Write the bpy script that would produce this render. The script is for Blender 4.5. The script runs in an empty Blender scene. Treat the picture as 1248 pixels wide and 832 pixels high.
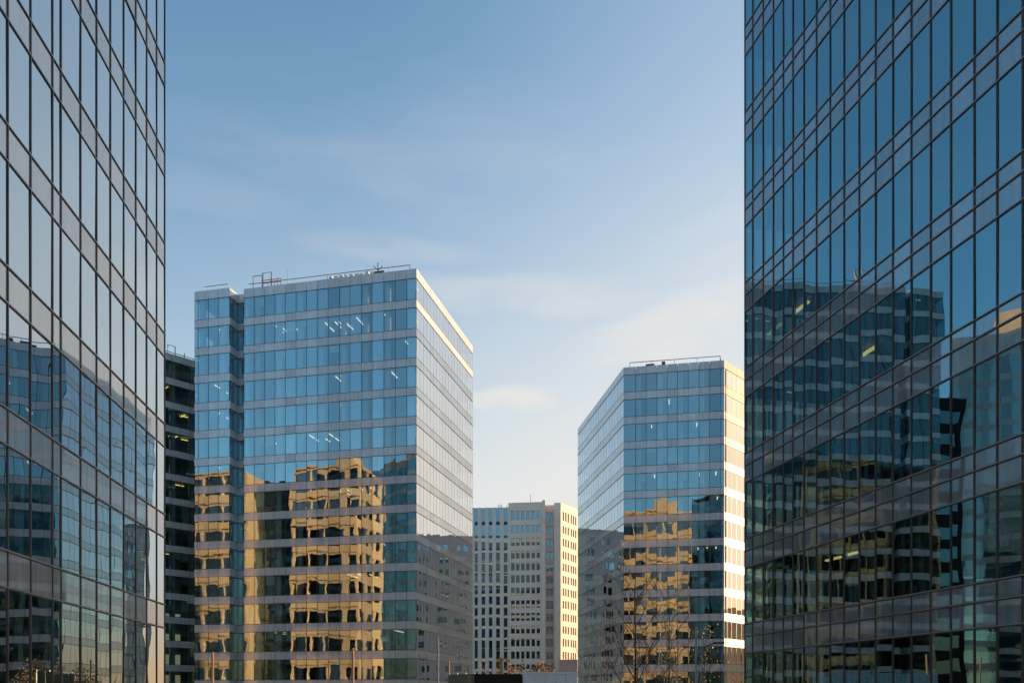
import bpy, math, random
from mathutils import Vector
R = random.Random(7)
rad = math.radians
SC = bpy.context.scene
COL = SC.collection
F = 1040.0      # focal length in photo pixels (1248 wide)
ZC = 4.0        # camera height
YH = 850.0      # horizon row in the photo

def at(px, Y):
    return Vector(((px - 624.0) / F * Y, Y))
def zat(y, Y):
    return ZC + (YH - y) / F * Y

# ------------------------------------------------------------------ materials
def new_mat(name):
    m = bpy.data.materials.new(name); m.use_nodes = True
    nt = m.node_tree; nt.nodes.clear()
    out = nt.nodes.new('ShaderNodeOutputMaterial')
    return m, nt, out
def N(nt, t, **kw):
    n = nt.nodes.new(t)
    for k, v in kw.items():
        if k in n.inputs: n.inputs[k].default_value = v
        else: setattr(n, k, v)
    return n
def plain(name, col, rough=0.5, metal=0.0, var=0.0, nscale=3.0, island=0.0, spec=0.5, bump=0.0, coat=0.0, ior=1.5):
    m, nt, out = new_mat(name)
    b = N(nt, 'ShaderNodeBsdfPrincipled')
    b.inputs['Roughness'].default_value = rough
    b.inputs['Metallic'].default_value = metal
    b.inputs['IOR'].default_value = ior
    b.inputs['Specular IOR Level'].default_value = spec
    b.inputs['Coat Weight'].default_value = coat
    b.inputs['Coat Roughness'].default_value = 0.04
    nt.links.new(b.outputs[0], out.inputs[0])
    c = (*col, 1)
    b.inputs['Base Color'].default_value = c
    src = None
    if var or island:
        hsv = N(nt, 'ShaderNodeHueSaturation'); hsv.inputs['Color'].default_value = c
        val = N(nt, 'ShaderNodeMath', operation='ADD'); val.inputs[0].default_value = 1.0; val.inputs[1].default_value = 0.0
        tc = N(nt, 'ShaderNodeTexCoord')
        if var:
            nz = N(nt, 'ShaderNodeTexNoise'); nz.inputs['Scale'].default_value = nscale; nz.inputs['Detail'].default_value = 6
            nt.links.new(tc.outputs['Object'], nz.inputs['Vector'])
            mr = N(nt, 'ShaderNodeMapRange'); mr.inputs[1].default_value = .3; mr.inputs[2].default_value = .7
            mr.inputs[3].default_value = 1 - var; mr.inputs[4].default_value = 1 + var
            nt.links.new(nz.outputs[0], mr.inputs[0]); nt.links.new(mr.outputs[0], val.inputs[0])
        if island:
            g = N(nt, 'ShaderNodeNewGeometry')
            mr2 = N(nt, 'ShaderNodeMapRange'); mr2.inputs[3].default_value = -island; mr2.inputs[4].default_value = island
            nt.links.new(g.outputs['Random Per Island'], mr2.inputs[0]); nt.links.new(mr2.outputs[0], val.inputs[1])
        nt.links.new(val.outputs[0], hsv.inputs['Value']); nt.links.new(hsv.outputs[0], b.inputs['Base Color'])
    if bump:
        tc = N(nt, 'ShaderNodeTexCoord')
        nz = N(nt, 'ShaderNodeTexNoise'); nz.inputs['Scale'].default_value = nscale * 4; nz.inputs['Detail'].default_value = 8
        bp = N(nt, 'ShaderNodeBump'); bp.inputs['Strength'].default_value = bump; bp.inputs['Distance'].default_value = .02
        nt.links.new(tc.outputs['Object'], nz.inputs['Vector']); nt.links.new(nz.outputs[0], bp.inputs['Height'])
        nt.links.new(bp.outputs[0], b.inputs['Normal'])
    return m
def glass(name, f0, refl, tint, wave=0.004, wscale=.45, var=.06, grazing=1.0):
    """thin coated pane: mirror coat by Fresnel over a tinted see-through sheet"""
    m, nt, out = new_mat(name)
    lw = N(nt, 'ShaderNodeLayerWeight')
    pw = N(nt, 'ShaderNodeMath', operation='POWER'); pw.inputs[1].default_value = 2.6
    nt.links.new(lw.outputs['Facing'], pw.inputs[0])
    mr = N(nt, 'ShaderNodeMapRange'); mr.inputs[3].default_value = f0; mr.inputs[4].default_value = grazing
    nt.links.new(pw.outputs[0], mr.inputs[0])
    lw.inputs['Blend'].default_value = .5
    gl = N(nt, 'ShaderNodeBsdfGlossy'); gl.inputs['Color'].default_value = (*refl, 1); gl.inputs['Roughness'].default_value = 0.0
    tr = N(nt, 'ShaderNodeBsdfTransparent'); tr.inputs['Color'].default_value = (*tint, 1)
    mx = N(nt, 'ShaderNodeMixShader')
    tc = N(nt, 'ShaderNodeTexCoord')
    nz = N(nt, 'ShaderNodeTexNoise'); nz.inputs['Scale'].default_value = wscale; nz.inputs['Detail'].default_value = 1.5
    bp = N(nt, 'ShaderNodeBump'); bp.inputs['Strength'].default_value = 1.0; bp.inputs['Distance'].default_value = wave
    nt.links.new(tc.outputs['Object'], nz.inputs['Vector']); nt.links.new(nz.outputs[0], bp.inputs['Height'])
    nt.links.new(bp.outputs[0], gl.inputs['Normal'])
    g = N(nt, 'ShaderNodeNewGeometry')
    mv = N(nt, 'ShaderNodeMapRange'); mv.inputs[3].default_value = -var; mv.inputs[4].default_value = var
    nt.links.new(g.outputs['Random Per Island'], mv.inputs[0])
    ad = N(nt, 'ShaderNodeMath', operation='ADD', use_clamp=True)
    nt.links.new(mr.outputs[0], ad.inputs[0]); nt.links.new(mv.outputs[0], ad.inputs[1])
    nt.links.new(ad.outputs[0], mx.inputs[0]); nt.links.new(tr.outputs[0], mx.inputs[1]); nt.links.new(gl.outputs[0], mx.inputs[2])
    nt.links.new(mx.outputs[0], out.inputs[0])
    return m
def coated_panel(name, base, f0, refl, grazing=.8, rough=.03, wave=.005, dirt=.2, isl=.08):
    """back-painted glass panel: opaque paint under a reflecting coat, with rain streaks and panel-to-panel drift"""
    m = glass(name, f0, refl, (1, 1, 1), wave, .4, .04, grazing); nt = m.node_tree
    tr = [n for n in nt.nodes if n.type == 'BSDF_TRANSPARENT'][0]; mx = [n for n in nt.nodes if n.type == 'MIX_SHADER'][0]
    gl = [n for n in nt.nodes if n.type == 'BSDF_GLOSSY'][0]; gl.inputs['Roughness'].default_value = rough
    nt.nodes.remove(tr)
    df = N(nt, 'ShaderNodeBsdfDiffuse'); nt.links.new(df.outputs[0], mx.inputs[1])
    tc = N(nt, 'ShaderNodeTexCoord'); mp = N(nt, 'ShaderNodeMapping'); mp.inputs['Scale'].default_value = (5, 5, .35)
    nz = N(nt, 'ShaderNodeTexNoise'); nz.inputs['Scale'].default_value = 1.0; nz.inputs['Detail'].default_value = 6
    nt.links.new(tc.outputs['Object'], mp.inputs[0]); nt.links.new(mp.outputs[0], nz.inputs['Vector'])
    a = N(nt, 'ShaderNodeMapRange'); a.inputs[1].default_value = .3; a.inputs[2].default_value = .7; a.inputs[3].default_value = 1 - dirt; a.inputs[4].default_value = 1 + dirt * .5
    nt.links.new(nz.outputs[0], a.inputs[0])
    g = N(nt, 'ShaderNodeNewGeometry'); b = N(nt, 'ShaderNodeMapRange'); b.inputs[3].default_value = -isl; b.inputs[4].default_value = isl
    nt.links.new(g.outputs['Random Per Island'], b.inputs[0])
    s = N(nt, 'ShaderNodeMath', operation='ADD'); nt.links.new(a.outputs[0], s.inputs[0]); nt.links.new(b.outputs[0], s.inputs[1])
    h = N(nt, 'ShaderNodeHueSaturation'); h.inputs['Color'].default_value = (*base, 1); nt.links.new(s.outputs[0], h.inputs['Value']); nt.links.new(h.outputs[0], df.inputs['Color'])
    return m
def emit(name, col, s):
    m, nt, out = new_mat(name)
    e = N(nt, 'ShaderNodeEmission'); e.inputs[0].default_value = (*col, 1); e.inputs[1].default_value = s
    nt.links.new(e.outputs[0], out.inputs[0]); return m

M = {}
M['glass_front'] = glass('coated_glass_blue', .33, (.66, .86, .93), (.58, .72, .74), .007, .45, .09)
M['glass_flank'] = glass('coated_glass_sky_glare', .50, (.93, .96, 1.0), (.5, .55, .55), .0012, .45, .02)  # front glass copy for flanks, sky brightness put into its reflection colour
M['glass_left'] = glass('coated_glass_silver', .42, (.82, .92, .97), (.34, .42, .44), .008, .35, .03)
M['glass_right'] = glass('coated_glass_deep', .40, (.47, .80, .90), (.26, .36, .38), .009, .35, .03, .80)
M['glass_far'] = glass('coated_glass_teal', .20, (.62, .85, .88), (.46, .56, .54), .005, .45, .08)
M['glass_small'] = glass('window_glass', .30, (.75, .9, 1.0), (.25, .27, .28), .002)
M['glass_sunlit'] = glass('coated_glass_sunlit', .60, (.88, .80, .69), (.6, .55, .48), .0015, .45, .03, .95)  # front glass copy for the sunlit flank, warm glow put into its tint
M['glass_dim'] = glass('coated_glass_dim', .18, (.62, .82, .88), (.4, .5, .5), .004)
M['spandrel'] = coated_panel('grey_glass_panel', (.52, .54, .56), .10, (.9, .95, 1.0), .7, .06)
M['spandrel_flank'] = coated_panel('glass_panel_lit', (.62, .57, .48), .28, (.95, .96, .97), .80, .03, .002)  # flank copy of the grey panel, lit cream put into the colour
M['spandrel_sunlit'] = plain('satin_panel_sunlit', (.33, .27, .215), .45, 0, .06, .6, .04)  # grey panel copy for the sunlit flank, sun warmth put into the colour
M['spandrel_dark'] = coated_panel('grey_metal_panel_dull', (.58, .62, .62), .06, (.8, .9, .9), .5, .1)
M['spandrel_left'] = coated_panel('enamelled_spandrel_warm', (.46, .44, .42), .16, (.95, .96, .96), .85, .02, .006)
M['spandrel_right'] = coated_panel('enamelled_spandrel_cool', (.19, .25, .28), .30, (.60, .80, .88), .75, .015, .008)
M['bronze'] = plain('dark_bronze_cap', (.065, .062, .063), .38, .5, .15, 2)
M['dark_frame'] = plain('dark_window_frame', (.03, .032, .036), .4, .3)
M['cap_highlight'] = plain('grey_metal_highlight', (.26, .26, .27), .35, .5)  # lighter metal standing in for the highlight on transoms
M['slab'] = plain('interior_ceiling', (.20, .20, .19), .8)
M['core'] = plain('interior_core', (.06, .06, .058), .8, 0, .25, .4)
M['column'] = plain('interior_column', (.48, .48, .46), .7)
M['blind'] = plain('roller_blind', (.40, .43, .43), .8, 0, 0, 1, .15)
M['roof'] = plain('roof_gravel', (.22, .21, .2), .9, 0, .2, 2)
M['pipe'] = plain('galvanised_pipe', (.42, .42, .43), .4, .7)
M['pipe_dark'] = plain('dark_painted_pipe', (.06, .06, .065), .5)
M['light_cool'] = emit('cool_ceiling_light', (1, .86, .62), .75)
M['light_warm'] = emit('warm_ceiling_light', (1, .72, .22), .9)
M['stone'] = plain('pink_beige_stone', (.84, .68, .58), .8, 0, .06, .35, 0, .2, .15)
M['stone_pale'] = plain('pale_pier_stone', (.74, .68, .63), .8, 0, .05, .5, 0, .2)
M['stone_warm'] = plain('ochre_render', (.78, .50, .31), .85, 0, .08, .3, 0, .2)
M['stone_grey'] = plain('grey_beige_render', (.52, .45, .40), .85, 0, .08, .3, 0, .2)
M['asphalt'] = plain('asphalt', (.05, .05, .052), .85, 0, .2, .8, 0, .4, .3)
M['paving'] = plain('paving', (.24, .225, .21), .75, 0, .15, .6, 0, .4, .2)
M['kerb'] = plain('kerb_stone', (.3, .3, .3), .8)
M['paint'] = plain('road_paint', (.75, .75, .72), .6)
M['post_warm'] = plain('copper_toned_post', (.40, .24, .14), .45, .2)
M['post_grey'] = plain('grey_post', (.28, .29, .32), .45, .3)
M['yellow'] = plain('yellow_lamp_head', (.62, .40, .05), .5)
M['box_dark'] = plain('charcoal_steel', (.012, .014, .016), .6, .0, .15, 1, 0, .2)
M['box_pale'] = plain('pale_grey_steel', (.55, .70, .80), .5, .0, .08, 1)
M['box_lilac'] = plain('lilac_grey_steel', (.62, .55, .60), .55)
M['green'] = plain('dark_green_sheet', (.02, .06, .05), .45)
M['bark'] = plain('dark_bark', (.035, .028, .024), .9, 0, .3, 6)
M['bark_pale'] = plain('grey_bark', (.11, .09, .075), .9, 0, .3, 6)
M['leaf_orange'] = plain('autumn_leaf', (.26, .11, .035), .7, 0, 0, 1, .5)
M['leaf_yellow'] = plain('yellow_leaf', (.34, .22, .03), .7, 0, 0, 1, .5)
M['leaf_dark'] = plain('dark_leaf', (.05, .055, .025), .7, 0, 0, 1, .5)
M['leaf_brown'] = plain('brown_leaf', (.11, .055, .03), .7, 0, 0, 1, .5)

# ------------------------------------------------------------------ mesh builder
class MB:
    def __init__(s): s.v = []; s.f = []
    def prism(s, pts, z0, z1):
        """pts: CCW list of 2-D points"""
        n = len(pts); b = len(s.v)
        s.v += [(p[0], p[1], z0) for p in pts] + [(p[0], p[1], z1) for p in pts]
        s.f.append(tuple(b + i for i in range(n - 1, -1, -1)))
        s.f.append(tuple(b + n + i for i in range(n)))
        for i in range(n):
            j = (i + 1) % n
            s.f.append((b + i, b + j, b + n + j, b + n + i))
        return s
    def box(s, x0, x1, y0, y1, z0, z1):
        return s.prism([(x0, y0), (x1, y0), (x1, y1), (x0, y1)], z0, z1)
    def quad(s, a, b, c, d):
        i = len(s.v); s.v += [tuple(a), tuple(b), tuple(c), tuple(d)]; s.f.append((i, i + 1, i + 2, i + 3)); return s
    def tube(s, pts, radii, sides=6):
        pts = [Vector(p) for p in pts]
        if not isinstance(radii, (list, tuple)): radii = [radii] * len(pts)
        b = len(s.v); n = len(pts)
        for i, p in enumerate(pts):
            d = (pts[min(i + 1, n - 1)] - pts[max(i - 1, 0)]).normalized()
            a = Vector((0, 0, 1)) if abs(d.z) < .9 else Vector((1, 0, 0))
            u = d.cross(a).normalized(); w = d.cross(u).normalized()
            for k in range(sides):
                t = 2 * math.pi * k / sides
                s.v.append(tuple(p + (u * math.cos(t) + w * math.sin(t)) * radii[i]))
        for i in range(n - 1):
            for k in range(sides):
                k2 = (k + 1) % sides
                s.f.append((b + i * sides + k, b + i * sides + k2, b + (i + 1) * sides + k2, b + (i + 1) * sides + k))
        s.f.append(tuple(b + k for k in range(sides - 1, -1, -1)))
        s.f.append(tuple(b + (n - 1) * sides + k for k in range(sides)))
        return s
    def build(s, name, mat, parent=None, smooth=False):
        me = bpy.data.meshes.new(name); me.from_pydata(s.v, [], s.f)
        me.materials.append(M[mat] if isinstance(mat, str) else mat)
        if smooth:
            for p in me.polygons: p.use_smooth = True
        o = bpy.data.objects.new(name, me); COL.objects.link(o)
        if parent is not None:
            o.parent = parent
            pw = Vector((0, 0, 0)); q = parent
            while q is not None: pw += Vector(q.location); q = q.parent
            for v in me.vertices: v.co -= pw
        return o
def thing(name, label, cat, loc, group=None):
    o = bpy.data.objects.new(name, None); COL.objects.link(o); o.location = loc
    o['label'] = label; o['category'] = cat
    if group: o['group'] = group
    return o
def tag(o, label, cat, group=None):
    o['label'] = label; o['category'] = cat
    if group: o['group'] = group
    return o
def struct(o):
    o['kind'] = 'structure'; return o

class Face:
    """one vertical facade: runs from p to q, outward normal on the right-hand side"""
    def __init__(s, p, q):
        s.p = Vector(p); s.q = Vector(q); d = s.q - s.p
        s.L = d.length; s.u = d / s.L; s.n = Vector((s.u.y, -s.u.x))
    def pt(s, u, n=0.0):
        return s.p + s.u * u + s.n * n
    def uat(s, px):
        """u where the photo column px meets this facade"""
        k = (px - 624.0) / F
        return (k * s.p.y - s.p.x) / (s.u.x - k * s.u.y)
    def blk(s, mb, u0, u1, n0, n1, z0, z1):
        """box: n0 inner, n1 outer"""
        mb.prism([s.pt(u0, n1), s.pt(u1, n1), s.pt(u1, n0), s.pt(u0, n0)], z0, z1)
    def pane(s, mb, u0, u1, z0, z1, n=0.0, tilt=0.0):
        a = R.uniform(-tilt, tilt) * (u1 - u0) / 2; b = R.uniform(-tilt, tilt) * (z1 - z0) / 2
        P = lambda u, z, e: (*s.pt(u, n + e), z)
        mb.quad(P(u0, z0, -a - b), P(u1, z0, a - b), P(u1, z1, a + b), P(u0, z1, -a + b))

def offset_poly(poly, d):
    n = len(poly); out = []
    for i in range(n):
        a = Vector(poly[i - 1]); b = Vector(poly[i]); c = Vector(poly[(i + 1) % n])
        u1 = (b - a).normalized(); u2 = (c - b).normalized()
        n1 = Vector((u1.y, -u1.x)); n2 = Vector((u2.y, -u2.x))
        m = (n1 + n2); k = m.dot(n1)
        out.append(b + m * (d / k))
    return out

def even(L, w):
    k = max(1, round(L / w)); return [L * i / k for i in range(k + 1)]

def office(name, label, poly, faces, sill_top, floor_h, nfl, band, roof_z, mats, pane_w=1.4, cols=True,
           lights=(), group=None, mull=.06, tilt=.0035, blinds=0, slab_mat='slab', core_in=7.0, light_mat='light_cool',
           frames=True, ground_z=0.0, columns_n=2, flank={}):
    """curtain-wall office block. poly CCW; faces: {edge index: list of mullion u or None}; sill_top = sill height of the top storey"""
    g, sp, fr = mats
    c = sum((Vector(p) for p in poly), Vector((0, 0))) / len(poly)
    t = thing(name, label, 'building', (c.x, c.y, 0), group)
    po = offset_poly(poly, .03); pi = offset_poly(poly, -.14); ps = offset_poly(poly, -.22)
    sills = [sill_top - floor_h * k for k in range(nfl)]
    win_h = floor_h - band
    nb = len(poly)
    for ei in range(nb):
        fc = Face(poly[ei], poly[(ei + 1) % nb])
        us = faces.get(ei); ge = flank.get(ei, g)
        if us is None: us = even(fc.L, pane_w * 3); detail = False
        else: detail = True
        o0, o1 = po[ei], po[(ei + 1) % nb]; i0, i1 = pi[ei], pi[(ei + 1) % nb]
        def spandrel(z0, z1, nm):
            mb = MB(); gap = .024
            for k in range(len(us) - 1):
                a0 = o0 if k == 0 else fc.pt(us[k] + gap, .03); b0 = i0 if k == 0 else fc.pt(us[k] + gap, -.14)
                a1 = o1 if k == len(us) - 2 else fc.pt(us[k + 1] - gap, .03); b1 = i1 if k == len(us) - 2 else fc.pt(us[k + 1] - gap, -.14)
                mb.prism([a0, a1, b1, b0], z0, z1)
            mb.build(nm, {'glass_flank': 'spandrel_flank', 'glass_sunlit': 'spandrel_sunlit'}.get(ge, sp), t)
        spandrel(sills[0] + win_h, roof_z, 'parapet')
        for k, sz in enumerate(sills):
            lo = max(ground_z, sz - band)
            spandrel(lo, sz, 'spandrel_band')
            mb = MB()
            for j in range(len(us) - 1):
                fc.pane(mb, us[j], us[j + 1], sz, sz + win_h, 0, tilt)
            w = mb.build('ribbon_window', ge, t)
            if detail and frames:
                fm = MB()
                for j, u in enumerate(us):
                    h = mull / 2 if ei not in flank else .02
                    a, b = max(u - h, .0), min(u + h, fc.L)
                    fc.blk(fm, a, b, -.10, .022 if ei not in flank else .006, sz + .05, sz + win_h - .05)
                fc.blk(fm, .0, fc.L, -.10, .045, sz - .002, sz + .05)
                fc.blk(fm, .0, fc.L, -.10, .045, sz + win_h - .05, sz + win_h + .002)
                fm.build('window_frame', fr, w)
            if detail and blinds and ei not in flank and R.random() < .9:
                for j in range(len(us) - 1):
                    if R.random() < blinds:
                        bm = MB(); dr = win_h * R.choice((1, 1, 1, .35, .5, .25)); wd = us[j + 1] - us[j]
                        a = us[j] + .07; b = us[j + 1] - .07
                        if dr == win_h and R.random() < .6: a, b = (a, a + wd * .5) if R.random() < .5 else (b - wd * .5, b)
                        fc.blk(bm, a, b, -.22, -.20, sz + win_h - dr + .03, sz + win_h - .06)
                        bm.build('roller_blind', 'blind', w)
        # ground storey
        zb = sills[-1] - band
        if zb > ground_z + .5:
            mb = MB()
            for j in range(len(us) - 1): fc.pane(mb, us[j], us[j + 1], ground_z + .02, zb, 0, tilt)
            mb.build('ground_floor_window', ge, t)
        if detail and cols and ei not in flank:
            k = 1
            while k < len(us) - 1:
                mb = MB(); fc.blk(mb, us[k] + .1, us[k] + .75, -.85, -.32, ground_z, roof_z - 1.2)
                mb.build('interior_column', 'column', t); k += columns_n
    for k, sz in enumerate(sills + [sills[0] + floor_h]):
        mb = MB(); mb.prism(ps, sz - band + .12, sz - .18); mb.build('floor_slab', slab_mat, t)
    pc = offset_poly(poly, -core_in) if core_in else None
    if pc:
        mb = MB(); mb.prism(pc, ground_z, sills[0] + win_h - .3); mb.build('core_wall', 'core', t)
    mb = MB(); mb.prism(offset_poly(poly, -.16), roof_z - .5, roof_z - .3); mb.build('roof', 'roof', t)
    # ceiling lights: (edge, storey from the top, u, length, angle)
    for (ei, k, u, ln, inward) in lights:
        fc = Face(poly[ei], poly[(ei + 1) % nb]); z = sills[k] + win_h - .03
        mb = MB()
        if inward and ln < 0: fc.blk(mb, u - .06, u + .06, -1.4 + ln - .4, ln - .4, z - .09, z - .03)
        elif inward: fc.blk(mb, u - .06, u + .06, -.9 - ln, -.9, z - .09, z - .03)
        else: fc.blk(mb, u, u + ln, -1.9, -1.7, z - .08, z - .02)
        mb.build('ceiling_light', light_mat, t)
    return t

# ------------------------------------------------------------------ B: the tall block left of centre
M0 = Vector((-37.58, 119.7)); M1 = Vector((-12.77, 114.0)); BK = Vector((-6.42, 139.1))
ud = (M1 - M0).normalized(); bd = Vector((-ud.y, ud.x))
W1 = at(280, 119.3); W0 = W1 - ud * 5.49; RR = W1 + bd * 2.13; SS = M0 + bd * ((RR - M0).dot(bd))
BL = W0 + bd * 25
polyB = [W0, W1, RR, SS, M0, M1, BK, BL]
fB = Face(M0, M1); fW = Face(W0, W1)
uB = [0] + [fB.uat(p) for p in (309.7, 322.6, 335, 347.7, 360.8, 373.7, 386.6, 400, 413.7, 426.6, 440.6, 453.5, 467.8, 481.9, 495.7)] + [fB.L]
uW = [0] + [fW.uat(p) for p in (241.4, 254.1, 265.9)] + [fW.L]
fr_ = Face(M1, BK)
lightsB = []
for (k, u) in ((1, 4.4), (1, 5.0), (1, 6.8), (1, 13.6), (1, 14.4), (1, 16.5), (1, 20.6), (3, 13.4), (3, 14.2), (3, 21.5), (4, 14.2), (2, 23.6), (0, 24.6), (1, 24.2),
               (7, 13.6), (7, 15.0), (7, 16.0), (5, 3.0), (9, 20.5), (11, 6.0), (12, 22.0)):
    lightsB.append((4, k, u, R.uniform(1.6, 3.6), True))
for (k, u0, n) in ((7, 14.2, 4), (5, 9.5, 3), (1, 11.6, 3), (10, 15.2, 3), (12, 4.2, 3)):
    for i in range(n):
        for dpt in (0, 2.6): lightsB.append((4, k, u0 + i * 1.45, 1.5 + dpt, True) if dpt == 0 else (4, k, u0 + i * 1.45, -dpt, True))
for (k, u) in ((3, 2.6), (4, 3.0), (1, 3.3), (6, 3.2)):
    lightsB.append((0, k, u, 3.6 if k in (3, 4) else 1.2, True))
B = office('office_block', 'tall glass office block with notched left wing and pale sunlit top bands', polyB,
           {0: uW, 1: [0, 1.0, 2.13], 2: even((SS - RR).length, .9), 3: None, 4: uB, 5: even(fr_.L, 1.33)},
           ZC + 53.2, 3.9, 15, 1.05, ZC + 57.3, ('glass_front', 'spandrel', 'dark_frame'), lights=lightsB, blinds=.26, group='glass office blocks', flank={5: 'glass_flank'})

def roof_rail(parent, pts, h=.55, post=3.0, mat='post_grey', r=.05):
    mb = MB(); prev = None
    for a, b in zip(pts[:-1], pts[1:]):
        a = Vector(a); b = Vector(b); L = (b - a).length
        up = Vector((0, 0, h))
        mb.tube([a + up, b + up], r)
        n = max(1, round(L / post))
        for i in range(n + 1):
            p = a.lerp(b, i / n); mb.tube([p - Vector((0, 0, .3)), p + up], r * .8, 5)
    return mb.build('roof_railing', mat, parent)
rz = ZC + 57.3
def v3(p, z): return Vector((p[0], p[1], z))
roof_rail(B, [v3(fB.pt(.4, -.5), rz), v3(fB.pt(fB.L - 1.1, -.5), rz), v3(fB.pt(fB.L - 1.1, -3), rz)], .85)
roof_rail(B, [v3(fW.pt(1.2, -.5), rz), v3(fW.pt(5.0, -.5), rz)], .8)
def hoop(parent, fc, u, n, w, h, z, nm='davit_frame', mat='pipe_dark', r=.07):
    a = v3(fc.pt(u, n), z); b = v3(fc.pt(u + w, n), z)
    MB().tube([a - Vector((0, 0, .4)), a + Vector((0, 0, h)), b + Vector((0, 0, h)), b - Vector((0, 0, .4))], r).build(nm, mat, parent)
hoop(B, fB, 1.0, -.7, 1.4, 2.0, rz); hoop(B, fB, 2.4, -.9, 1.3, 2.4, rz)
mb = MB()
for i in range(4):
    p = v3(fB.pt(3.6 + i * .5, -1.0), rz); mb.tube([p - Vector((0, 0, .4)), p + Vector((0, 0, 1.6 - .2 * (i % 2)))], .05)
for h in (.5, 1.0, 1.4):
    mb.tube([v3(fB.pt(2.2, -1.0), rz + h), v3(fB.pt(5.2, -1.0), rz + h)], .05)
mb.build('roof_scaffold', plain('rust_red_steel', (.36, .17, .10), .6), B)
MB().tube([v3(fB.pt(4.6, -4), rz - .4), v3(fB.pt(4.6, -4), rz + 4.2)], .035).build('antenna', 'pipe', B)
mb = MB()
for i in range(9):
    u = 12.5 + i * .75; fB.blk(mb, u, u + R.uniform(.3, .65), -1.6, -.8, rz - .32, rz + R.uniform(.5, .9))
mb.build('roof_plant', 'stone_pale', B)
mb = MB(); c0 = v3(fB.pt(19.6, -1), rz)
mb.tube([c0 - Vector((0, 0, .4)), c0 + Vector((0, 0, 2.0))], .06)
for a in range(4):
    d = Vector((math.cos(a * 1.57), math.sin(a * 1.57), 0)); mb.tube([c0 + Vector((0, 0, .9)), c0 + d * .6 + Vector((0, 0, 1.5))], .05)
fB.blk(mb, 19.0, 20.4, -1.5, -1.15, rz - .32, rz + .9)
mb.build('roof_mast', 'pipe_dark', B)

# ------------------------------------------------------------------ C: pentagonal block right of centre
CL = at(704.3, 146.4); CK = at(760.2, 119.2); CR = Vector((28.98, 116.6)); CE = CR + Vector((.674, .739)) * 14; CB = Vector((30.5, 146.0))
polyC = [CL, CK, CR, CE, CB]
fC = Face(CK, CR); fCL = Face(CL, CK); fCR = Face(CR, CE)
uC = [0] + [fC.uat(p) for p in (774.6, 787.5, 800.5, 813.2, 825.6, 838.8, 851.8, 864.7, 878.5)] + [fC.L]
uCR = [0] + [fCR.uat(p) for p in (886.2, 891.6, 897.6, 903.8)]
while uCR[-1] + 1.5 < fCR.L: uCR.append(uCR[-1] + 1.4)
uCR[-1] = fCR.L
lightsC = [(1, k, u, R.uniform(.9, 2.0), True) for (k, u) in ((1, 6.2), (2, 3.8), (2, 10.0), (4, 4.2), (4, 10.4), (4, 12.6), (5, 12.8), (6, 9.6), (6, 10.6), (7, 10.2), (7, 11.4), (7, 12.6), (11, 12.2))]
C = office('office_block', 'five-sided glass office block with glowing sunlit right flank behind bare trees', polyC,
           {0: even(fCL.L, 1.5), 1: uC, 2: uCR}, ZC + 42.6, 3.45, 13, 1.0, ZC + 46.1, ('glass_front', 'spandrel', 'dark_frame'),
           lights=lightsC, blinds=.26, group='glass office blocks', core_in=6.0, flank={0: 'glass_flank', 2: 'glass_sunlit'})
rz = ZC + 46.1
roof_rail(C, [v3(fC.pt(.8, -.5), rz), v3(fC.pt(fC.L - .5, -.5), rz), v3(fC.pt(fC.L - .3, -2.5), rz)], .8)
mb = MB(); fC.blk(mb, 3.0, 4.2, -1.4, -.9, rz - .32, rz + .6); mb.build('roof_plant', 'pipe_dark', C)
mb = MB(); fC.blk(mb, 5.2, 5.7, -1.4, -.9, rz - .32, rz + .8); mb.build('roof_vent', 'pipe_dark', C)
mb = MB(); fCR.blk(mb, 4.0, 4.4, -1.2, -.8, rz - .32, rz + .4); mb.build('roof_vent', 'pipe_dark', C)

# ------------------------------------------------------------------ F: teal block showing between A and B
q0 = Vector((-56, 117)); qd = Vector((.69, .724)).normalized(); qb = Vector((-qd.y, qd.x))
def Q(t, b=0): return q0 + qd * t + qb * b
polyF = [Q(7.4), Q(24), Q(24, 20), Q(13, 20)]
fF = Face(polyF[0], polyF[1])
uF = [0] + [fF.uat(p) for p in (208.5, 220.3, 231.4)]
while uF[-1] + 1.5 < fF.L: uF.append(uF[-1] + 1.45)
uF[-1] = fF.L
rzF = ZC + 49.9
FF = office('office_block', 'dark teal office block seen in the gap between left tower and notched block', polyF, {0: uF},
            rzF - 1.04 - 2.5, 3.46, 14, .95, rzF, ('glass_far', 'spandrel_dark', 'dark_frame'),
            lights=[(0, 2, 4.2, 1.6, False), (0, 2, 4.6, 1.6, True), (0, 3, 2.4, 1.0, False), (0, 3, 4.4, 1.2, False), (0, 3, 3.4, 1.2, True), (0, 5, 3.2, 1.6, False), (0, 8, 2.0, .8, False), (0, 1, 2.0, .8, True)],
            light_mat='light_warm', blinds=.2, group='glass office blocks')
roof_rail(FF, [v3(fF.pt(.3, -.8), rzF), v3(fF.pt(14, -.8), rzF)], .55)
hoop(FF, fF, fF.uat(209), -1.2, 1.1, 1.7, rzF)
mb = MB(); p = v3(fF.pt(fF.uat(229.5), -1.2), rzF); mb.tube([p - Vector((0, 0, .4)), p + Vector((0, 0, 1.2))], .05); mb.tube([p, p + Vector((-.3, 0, .5)), p + Vector((0, 0, .9))], .04); mb.build('antenna', 'pipe_dark', FF)

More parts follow.
